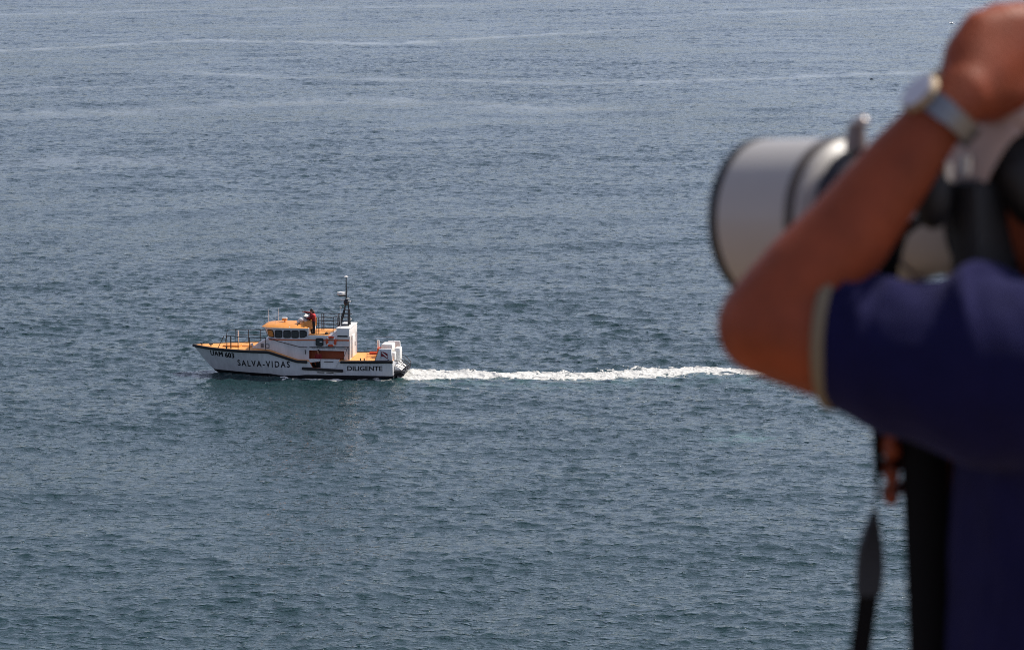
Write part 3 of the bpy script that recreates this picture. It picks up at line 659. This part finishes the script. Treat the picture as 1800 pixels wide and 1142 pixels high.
# ================================================================== gulls
def gull(px, py, lift, scale, label, m_, rz, flap):
    p = on_water(px, py); o = empty('seagull', (p.x, p.y, lift), rz, label, 'bird'); k = scale
    MB().ball((0, 0, 0), (.20 * k, .07 * k, .07 * k), 10, 8).build('body', m_, o, 80)
    MB().ball((.2 * k, 0, .05 * k), .05 * k, 8, 6).build('head', m_, o, 80)
    MB().tube([(.24 * k, 0, .05 * k), (.31 * k, 0, .04 * k)], [.015 * k, .004 * k], 6).build('beak', orange, o)
    for s in (-1, 1):
        if flap: MB().rings([[(x, s * y * k, z * k), (x + c_ * k, s * y * k, z * k), (x + c_ * k * .5, s * y * k, z * k + .012 * k)] for x, y, z, c_ in ((-.08 * k, .04, .03, .16), (-.02 * k, .30, .12, .15), (-.10 * k, .62, .06, .04))]).build('wing', m_, o, 60)
        else: MB().ball((-.05 * k, s * .06 * k, .03 * k), (.2 * k, .02 * k, .045 * k), 8, 6).build('wing', m_, o, 80)
    MB().rings([[(-.18 * k, -.04 * k, 0), (-.18 * k, .04 * k, 0), (-.18 * k, 0, .02 * k)], [(-.32 * k, -.06 * k, 0), (-.32 * k, .06 * k, 0), (-.32 * k, 0, .012 * k)]]).build('tail', m_, o)
gull(1673, 52, 1.2, 2.2, 'tiny white gull flying low over the far water beside the raised hand', gullw, 2.6, True)
gull(1532, 139, .05, 1.0, 'tiny dark bird floating on the far water above the lens', gullg, 2.9, False)
gull(148, 946, .1, .8, 'tiny white gull sitting on the near water at lower left', gullw, .6, False)

# ================================================================== PHOTOGRAPHER
def A(px, py, d, r): return (at(px, py, d), r)
FW = Vector((-.96, .27, 0)).normalized(); SD = Vector((-.27, -.96, 0)).normalized()     # facing, and his left
ROT = Matrix((FW, -SD.cross(Vector((0, 0, 1))).cross(Vector((0, 0, 1))) if False else SD, Vector((0, 0, 1)))).transposed()   # columns: forward, left, up
tc = at(1935, 640, 3.12); head = at(1862, 322, 3.115); gz = GZ
ph = empty('person', (tc.x, tc.y, gz), 0, 'photographer in navy polo shirt and light cap, left hand raised over the camera', 'person')
L_ = lambda v: v - Vector((tc.x, tc.y, gz))
def loc(h): return [[(L_(Vector(e[0])), *e[1:]) for e in q] for q in h]
def T(f, s, z): return Vector((tc.x, tc.y, 0)) + FW * f + SD * s + Vector((0, 0, z))
zs = tc.z
body = [
    # left upper arm, forearm
    [A(1840, 668, 2.985, .052), A(1450, 594, 3.0, .052)], [A(1450, 594, 3.0, .053), A(1350, 572, 3.0, .0455)],
    [A(1352, 564, 3.0, .043), A(1318, 582, 3.0, .0285), A(1390, 585, 3.0, .047)], [A(1350, 564, 3.0, .0435), A(1415, 490, 3.0, .0435), A(1480, 424, 3.0, .0415)], [A(1480, 424, 3.0, .0415), A(1575, 300, 3.0, .034)], [A(1575, 300, 3.0, .034), A(1648, 208, 3.0, .0265)],
    # wrist, palm
    [A(1648, 208, 3.0, .0265), A(1692, 160, 3.01, .028)],
    [A(1694, 165, 3.01, .026), A(1702, 96, 3.02, .022), A(1722, 54, 3.025, .018), A(1768, 42, 3.035, .018), A(1815, 42, 3.05, .018), A(1800, 130, 3.06, .024), A(1740, 170, 3.04, .024)],
]
for i, (kx, ky, kd) in enumerate(((1718, 43, 3.035), (1752, 29, 3.045), (1789, 25, 3.055), (1824, 31, 3.065))):   # fingers curl over the far side of the cap
    ln_ = (1.0, 1.1, 1.04, .85)[i]
    body += [[A(kx, ky, kd, .0135), A(kx + 34 * ln_, ky + 2, kd + .035 * ln_, .0105)], [A(kx + 34 * ln_, ky + 2, kd + .035 * ln_, .0100), A(kx + 62 * ln_, ky + 45 * ln_, kd + .05 * ln_, .0092)],
             [A(kx + 62 * ln_, ky + 45 * ln_, kd + .05 * ln_, .009), A(kx + 74 * ln_, ky + 85 * ln_, kd + .05 * ln_, .008)]]
body += [[A(1752, 165, 3.03, .018), A(1815, 165, 3.045, .014)], [A(1815, 165, 3.045, .0135), A(1862, 172, 3.055, .0105)]]      # thumb
# trunk, neck, head
E3 = lambda f, s, z, r: (T(f, s, z), r, ROT)
body += [
    [E3(0, 0, zs - .62, (.12, .17, .09)), E3(.01, 0, zs - .35, (.125, .16, .1)), E3(0, 0, zs - .1, (.12, .17, .1)), E3(-.01, 0, zs + .02, (.09, .19, .05))],
    [E3(-.01, 0, zs + .03, (.06, .065, .05)), (head + Vector((.02, 0, -.1)), .056)],
    [(head, (.098, .076, .118), ROT)], [(head + FW * .05 + Vector((0, 0, -.06)), (.05, .055, .05), ROT)],
    [(head + FW * .098 + Vector((0, 0, -.005)), (.014, .012, .02), ROT), (head + FW * .112 + Vector((0, 0, -.03)), (.014, .014, .012), ROT)],
    [(head + FW * .095 + Vector((0, 0, -.068)), (.012, .024, .006), ROT)], [(head + FW * .092 + Vector((0, 0, -.082)), (.012, .022, .006), ROT)],
    [(head + FW * .088 + Vector((0, 0, -.105)), (.018, .02, .014), ROT)],
    [(head - FW * .012 + SD * .078 + Vector((0, 0, -.02)), (.02, .008, .032), ROT)], [(head - FW * .012 - SD * .078 + Vector((0, 0, -.02)), (.02, .008, .032), ROT)],
]
# right arm: shoulder, elbow, hand gripping the monopod
mono_t, mono_b = at(1628, 690, 3.12), at(1632, 1142, 3.10)
grip = at(1626, 802, 3.115)
RS = T(-.0, -.2, zs - .01); RE = T(.05, -.24, zs - .28); RW = grip + Vector((.075, .055, -.005))
body += [[(RS, .06), (RE, .045)], [(RE, .043), (RE.lerp(RW, .4), .041)], [(RE.lerp(RW, .4), .041), (RW, .027)],
         [(RW, .027), (grip + Vector((.03, .034, .035)), .018), (grip + Vector((.03, .034, -.035)), .018)]]
for i in range(4):
    z = .032 - i * .0225; k = grip + Vector((.0, 0, z)); rr = .0098 - .0006 * i
    q = [k + Vector((.022, .040, 0)), k + Vector((-.018, .042, 0)), k + Vector((-.032, .018, 0)), k + Vector((-.031, -.012, -.002))]
    for a, b in zip(q, q[1:]): body.append([(a, rr), (b, rr * .96)])
body += [[(grip + Vector((.035, .02, .035)), .013), (grip + Vector((.03, -.02, .045)), .011)], [(grip + Vector((.03, -.02, .045)), .011), (grip + Vector((.005, -.034, .05)), .009)]]
for s in (-1, 1):
    body += [[E3(0, s * .095, zs - .66, (.09, .085, .08)), (T(.02, s * .10, gz + .48), .058)], [(T(.02, s * .10, gz + .48), .056), (T(-.02, s * .11, gz + .1), .04)],
             [(T(-.04, s * .11, gz + .05), .042), (T(.12, s * .13, gz + .03), .032)]]
blob('body', loc(body), .0042, skinm, ph, 6)
# polo shirt
def wrinkle(p, n_):
    q = p * 1.0; a = mnoise.noise(Vector((q.x * 16, q.y * 9, q.z * 5 + 3))) ; b = mnoise.noise(Vector((q.x * 34 + q.z * 12, q.y * 20, q.z * 14)))
    f = mnoise.noise(Vector((q.x * 22 + 2 * a, q.y * 6, q.z * 3.5 + 9)))
    return .013 * (a ** 2 if a > 0 else -a * a * .6) + .0028 * b + .020 * max(f - .10, -.05) * max(n_.z + .35, 0)
arm_q = (at(1840, 625, 2.94) - at(1470, 594, 3.0)).to_track_quat('Z', 'Y').to_matrix()
cn = Vector((.93, -.36, 0)).normalized(); cq = cn.to_track_quat('Z', 'Y').to_matrix()
shirt = [
    [(at(1468, 597, 3.0), (.0635, .0630, .006), cq), (at(1570, 628, 3.0), (.072, .070, .01), arm_q)],
    [(at(1570, 626, 3.0), (.074, .070, .02), arm_q), (at(1650, 640, 2.995), (.079, .076, .03), arm_q), (at(1720, 652, 2.99), (.080, .081, .05), arm_q)],
    [(at(1720, 656, 2.99), .077), (at(1860, 672, 2.985), .082)],
    [E3(0, 0, zs - .66, (.142, .19, .03)), E3(.01, 0, zs - .42, (.148, .185, .1)), E3(0, 0, zs - .1, (.135, .19, .1)), E3(-.01, 0, zs + .03, (.09, .20, .05))],
    [(RS, .078), (RS.lerp(RE, .75), .066)],
    [E3(-.01, 0, zs + .05, (.075, .08, .03)), E3(-.005, 0, zs + .085, (.07, .072, .012))],
]
blob('polo_shirt', loc(shirt), .0055, navy, ph, 6, wrinkle)
rg = []
for k in range(72):
    a = 2 * math.pi * k / 72; e = cq @ Vector((math.cos(a) * .0585, math.sin(a) * .0595, 0)); c0 = L_(at(1466, 596, 3.0)); o_ = e.normalized() * .0035
    rg.append([c0 + e * .97 - cn * .003, c0 + e + o_ * .6 - cn * .004, c0 + e + o_ * 1.0 + cn * .001, c0 + e + o_ * 1.0 + cn * .004, c0 + e + cn * .007])
rg.append(rg[0])
MB().rings(rg, caps=False).build('sleeve_cuff', cuffm, ph, 60)
tr = []
for s in (-1, 1): tr += [[E3(0, s * .085, zs - .66, (.125, .11, .06)), (T(.02, s * .10, gz + .48), .08)], [(T(.02, s * .10, gz + .48), .078), (T(-.02, s * .11, gz + .07), .07)]]
blob('trousers', loc(tr), .012, khaki, ph, 6)
for s in (-1, 1): blob('shoe', loc([[(T(-.06, s * .11, gz + .045), .05), (T(.06, s * .12, gz + .05), .05)], [(T(.06, s * .12, gz + .04), .045), (T(.15, s * .13, gz + .03), .033)]]), .008, black, ph, 4)
# hair and cap
blob('hair', loc([[(head - FW * .022 + Vector((0, 0, .02)), (.09, .083, .10), ROT)], [(head + SD * .012 + FW * .035 + Vector((0, 0, .028)), (.055, .072, .045), ROT)], [(head - FW * .045 + Vector((0, 0, -.05)), (.062, .07, .07), ROT)], [(at(1800, 306, 3.062), (.032, .032, .030)), (at(1822, 345, 3.055), (.028, .028, .03))]]), .005, hairm, ph, 5)
cap = blob('cap', loc([[(head - FW * .012 + Vector((0, 0, .060)), (.110, .094, .012), ROT), (head - FW * .015 + Vector((0, 0, .105)), (.09, .078, .045), ROT)]]), .005, capm, ph, 5)
# the peak: a curved sheet drooping at its sides
mb = MB(); up = []; dn = []
na, nb = 21, 9
for i in range(na):
    a = -1 + 2 * i / (na - 1); rowu = []; rowd = []
    for j in range(nb):
        t_ = j / (nb - 1)
        side = a * .089; ln_ = .058 - .026 * a * a; fwd = .085 - .062 * a * a + t_ * ln_
        z = .088 - .034 * a * a - 1.45 * t_ ** 1.6 * ln_
        p = head + FW * fwd + SD * side + Vector((0, 0, z)); rowu.append(L_(p + Vector((0, 0, .002)))); rowd.append(L_(p - Vector((0, 0, .002))))
    up.append(rowu); dn.append(rowd)
mb.rings([u_ + d_[::-1] for u_, d_ in zip(up, dn)]).build('peak', capm, cap, 50)

# ------------------------------------------------------------------ wristwatch
wa = (at(1700, 140, 3.0) - at(1600, 262, 3.0)).normalized(); wc = at(1660, 204, 3.0)
wn = (at(1620, 172, 2.988) - wc); wn = (wn - wa * wn.dot(wa)).normalized(); wt = wa.cross(wn).normalized()
watch = empty('wristwatch', wc, 0, 'silver wristwatch with metal band on the photographer raised left wrist', 'wristwatch')
mb = MB(); rg = []
for k in range(48):
    a = 2 * math.pi * k / 48; e = wn * math.cos(a) * .0300 + wt * math.sin(a) * .0305; o_ = e.normalized()
    wv = .0100 if math.cos(a) > .5 else .0088; ripple = .0006 * (k % 2)
    rg.append([e - wa * wv, e - wa * wv + o_ * (.003 + ripple), e + wa * wv + o_ * (.003 + ripple), e + wa * wv])
rg.append(rg[0]); mb.rings(rg, caps=False).build('watch_band', mat('brushed_steel', (.25, .26, .27), .45, metal=1), watch, 30)
wm = Matrix.Translation(wn * .0285) @ Matrix((wa, wt, wa.cross(wt) if wa.cross(wt).dot(wn) > 0 else -wa.cross(wt))).transposed().to_4x4()
MB().lathe([(.017, 0), (.0195, .002), (.0195, .006), (.0178, .0085)], 40, wm).build('watch_case', mat('brushed_gold_steel', (.42, .35, .26), .75, metal=1), watch, 40)
MB().lathe([(.0172, .0080), (.0170, .0092), (.010, .0097)], 40, wm).build('watch_crystal', mat('pale_dial', (.55, .55, .60), .12), watch, 40)
cr = wn * .0325 + wa * .0212
MB().tube([cr - wa * .003, cr + wa * .004], .004, 12).build('watch_crown', MATS['brushed_gold_steel'], watch, 40)

# ------------------------------------------------------------------ camera with telephoto lens
front, mount = at(1344, 386, 3.305), at(1750, 386, 3.112)
ax = (front - mount).normalized(); LEN = (front - mount).length
cq_ = Matrix((Vector((0, 0, 1)).cross(ax).normalized(), ax.cross(Vector((0, 0, 1)).cross(ax)).normalized(), ax)).transposed()   # columns: side, up, axis
camo = empty('camera', mount, 0, 'black camera with large off-white telephoto lens held by the photographer', 'camera')
CM = cq_.to_4x4()
RF = .0776
h = MB().lathe([(RF, LEN - .090), (RF, LEN - .002), (RF - .003, LEN - .002), (RF - .004, LEN - .092)], 96, CM, caps=False); hood = h.build('lens_hood', lensw, camo, 40)
MB().lathe([(RF - .005, LEN - .006), (RF + .0005, LEN - .006), (RF + .0018, LEN - .002), (RF + .0018, LEN), (RF + .0015, LEN + .004), (RF - .005, LEN + .004)], 96, CM, caps=False).build('hood_rim', lensrub, hood, 60)
MB().lathe([(RF - .004, LEN - .098), (RF + .0015, LEN - .098), (RF + .0015, LEN - .0895), (RF - .004, LEN - .0895)], 96, CM).build('hood_ring', lensgrey, camo, 40)
MB().lathe([(.052, .02), (.052, .13), (.060, .15), (.0655, .165), (.0655, LEN - .114), (RF - .002, LEN - .106), (RF - .002, LEN - .099)], 96, CM).build('lens_barrel', lensw, camo, 40)
mb = MB(); prof = []
for i in range(10):
    z = LEN - .148 + .0032 * i; prof += [(.0672, z), (.0684, z + .0008), (.0684, z + .0022), (.0672, z + .003)]
mb.lathe([(.064, LEN - .150)] + prof + [(.064, LEN - .114)], 96, CM).build('focus_ring', mat('dark_blue_black_rubber', (.018, .019, .03), .5), camo, 40)
MB().lathe([(.050, LEN - .05), (.06, LEN - .045), (.062, LEN - .04)], 64, CM).build('front_element', glass, camo, 40)
MB().lathe([(.050, .08), (.0555, .08), (.0555, .112), (.050, .112)], 64, CM).build('tripod_collar', lensw, camo, 40)
upc = CM @ Vector((0, 1, 0)); kb = upc * (.0755) + ax * (LEN - .158)
kp = at(1505, 240, 3.19) - mount
kn = MB().tube([kp - Vector((0, 0, .012)), kp + Vector((0, 0, .012))], [.011, .008], 14); kno = kn.build('lens_knob', mat('grey_knob', (.20, .16, .15), .4), camo, 40)
MB().ball(kp + Vector((.004, -.002, .014)), (.008, .008, .006)).build('knob_cap', mat('pinkish_grey_knob', (.45, .40, .38), .3, metal=.6), kno, 60)
MB().lathe([(.045, -.004), (.05, 0), (.05, .022), (.045, .022)], 48, CM).build('lens_mount', cambody, camo, 40)
b0 = MB(); 
def cb_(pts, z0, z1, bevel_name): pass
def cbox(a, b): 
    m_ = MB().box(a, b); m_.v = [tuple(CM @ Vector(v)) for v in m_.v]; return m_
cbox((-.072, -.065, -.036), (.075, .040, 0)).build('camera_body', cambody, camo, 30, .009)
cbox((-.03, .030, -.040), (.03, .046, -.004)).build('viewfinder_hump', cambody, camo, 30, .011)
cbox((-.018, .016, -.050), (.018, .040, -.034)).build('eyepiece', lensrub, camo, 30, .005)
cbox((-.075, -.065, -.002), (-.045, .036, .022)).build('hand_grip', cambody, camo, 30, .008)
mlug = at(1664, 293, 3.045) - mount
side = CM @ Vector((1, 0, 0))
MB().tube([mlug + Vector((0, 0, -.012)), mlug + Vector((0, 0, .004))], .008, 16).build('glint_stud', steel, camo, 40)  # small steel stud added to give a bright glint
mlug2 = at(1702, 279, 3.06) - mount
MB().tube([mlug2 + Vector((0, 0, -.014)), mlug2 + Vector((0, 0, .003))], .006, 14).build('glint_stud_small', steel, camo, 40)  # second, thinner steel stud added for another glint
fp = at(1640, 345, 3.05) - mount
MB().ball(fp, (.018, .018, .030), 14, 10).build('focus_lock', lensrub, camo, 60)
cbox((-.004, -.10, .085), (.004, -.045, .11)).build('collar_foot', lensw, camo, 30, .002)

# strap: a ribbon hanging from the body, twisting on its way down
def ribbon(name, pts, m_, parent, th=.0022):
    rs = []
    for px, py, d, hw_, tw in pts:
        c0 = at(px, py, d); e = Vector((math.cos(rad(tw)), math.sin(rad(tw)), 0)); n_ = Vector((-e.y, e.x, 0))
        rs.append([c0 + e * hw_ - n_ * th / 2, c0 + e * hw_ + n_ * th / 2, c0 - e * hw_ + n_ * th / 2, c0 - e * hw_ - n_ * th / 2])
    pw = parent.location if parent else Vector()
    rs = [[p - pw for p in r] for r in rs]
    return MB().rings(rs).build(name, m_, parent, 50)
def dense(keys, n=8):
    out = []
    for a, b in zip(keys, keys[1:]):
        for i in range(n): out.append(tuple(a[k] + (b[k] - a[k]) * i / n for k in range(5)))
    return out + [keys[-1]]
strap = empty('camera_strap', at(1600, 400, 3.06), 0, 'twisted black camera strap with grey pad hanging below the elbow', 'camera strap')
ribbon('webbing', dense([(1625, 380, 3.07, .010, 40), (1580, 415, 3.06, .010, 40), (1564, 460, 3.06, .010, 25), (1552, 540, 3.10, .0105, 20), (1547, 680, 3.12, .0105, 30), (1545, 770, 3.12, .0105, 55), (1542, 850, 3.12, .0105, 76), (1539, 885, 3.12, .0095, 82), (1537, 905, 3.12, .0085, 80)]), strapm, strap)
ribbon('strap_pad', dense([(1537, 898, 3.12, .003, 60), (1533, 925, 3.12, .0085, 40), (1530, 965, 3.12, .0125, 25), (1529, 1000, 3.12, .0132, 15), (1527, 1035, 3.12, .0122, 10), (1526, 1046, 3.12, .0105, 8)]), padm, strap, .005)
ribbon('webbing', dense([(1526, 1044, 3.12, .0100, 5), (1520, 1090, 3.12, .0097, 5), (1513, 1142, 3.12, .0097, 0), (1500, 1240, 3.12, .0097, -10), (1530, 1330, 3.13, .0097, -40), (1600, 1300, 3.16, .0097, -90)]), strapm, strap)
# monopod under the lens
mf = at(1632, 1142, 3.10); foot = Vector((mf.x + .01, mf.y, gz))
mono = empty('monopod', foot, 0, 'black padded monopod upright in front of the shirt, gripped by red-lit fingers', 'monopod')
m0 = mount + CM.to_3x3() @ Vector((0, -.10, .097)) - foot
p1, p2, p3 = at(1625, 760, 3.115) - foot, at(1628, 900, 3.11) - foot, at(1630, 1200, 3.10) - foot
MB().tube([m0, m0 + (p1 - m0) * .3], .02, 16).build('head', lensrub, mono, 40)
MB().tube([m0 + (p1 - m0) * .3, p1, p2, p3], [.0235, .0225, .0205, .0155], 24).build('foam_grip', foamsl, mono, 60)
MB().tube([p3, Vector((0, 0, .5))], .013, 16).build('leg_tube', steel_dk, mono, 60)
MB().tube([Vector((0, 0, .5)), Vector((0, 0, .03))], .010, 16).build('lower_tube', steel_dk, mono, 60)
MB().tube([Vector((0, 0, .03)), Vector((0, 0, 0))], [.014, .018], 16).build('rubber_foot', black, mono, 60)
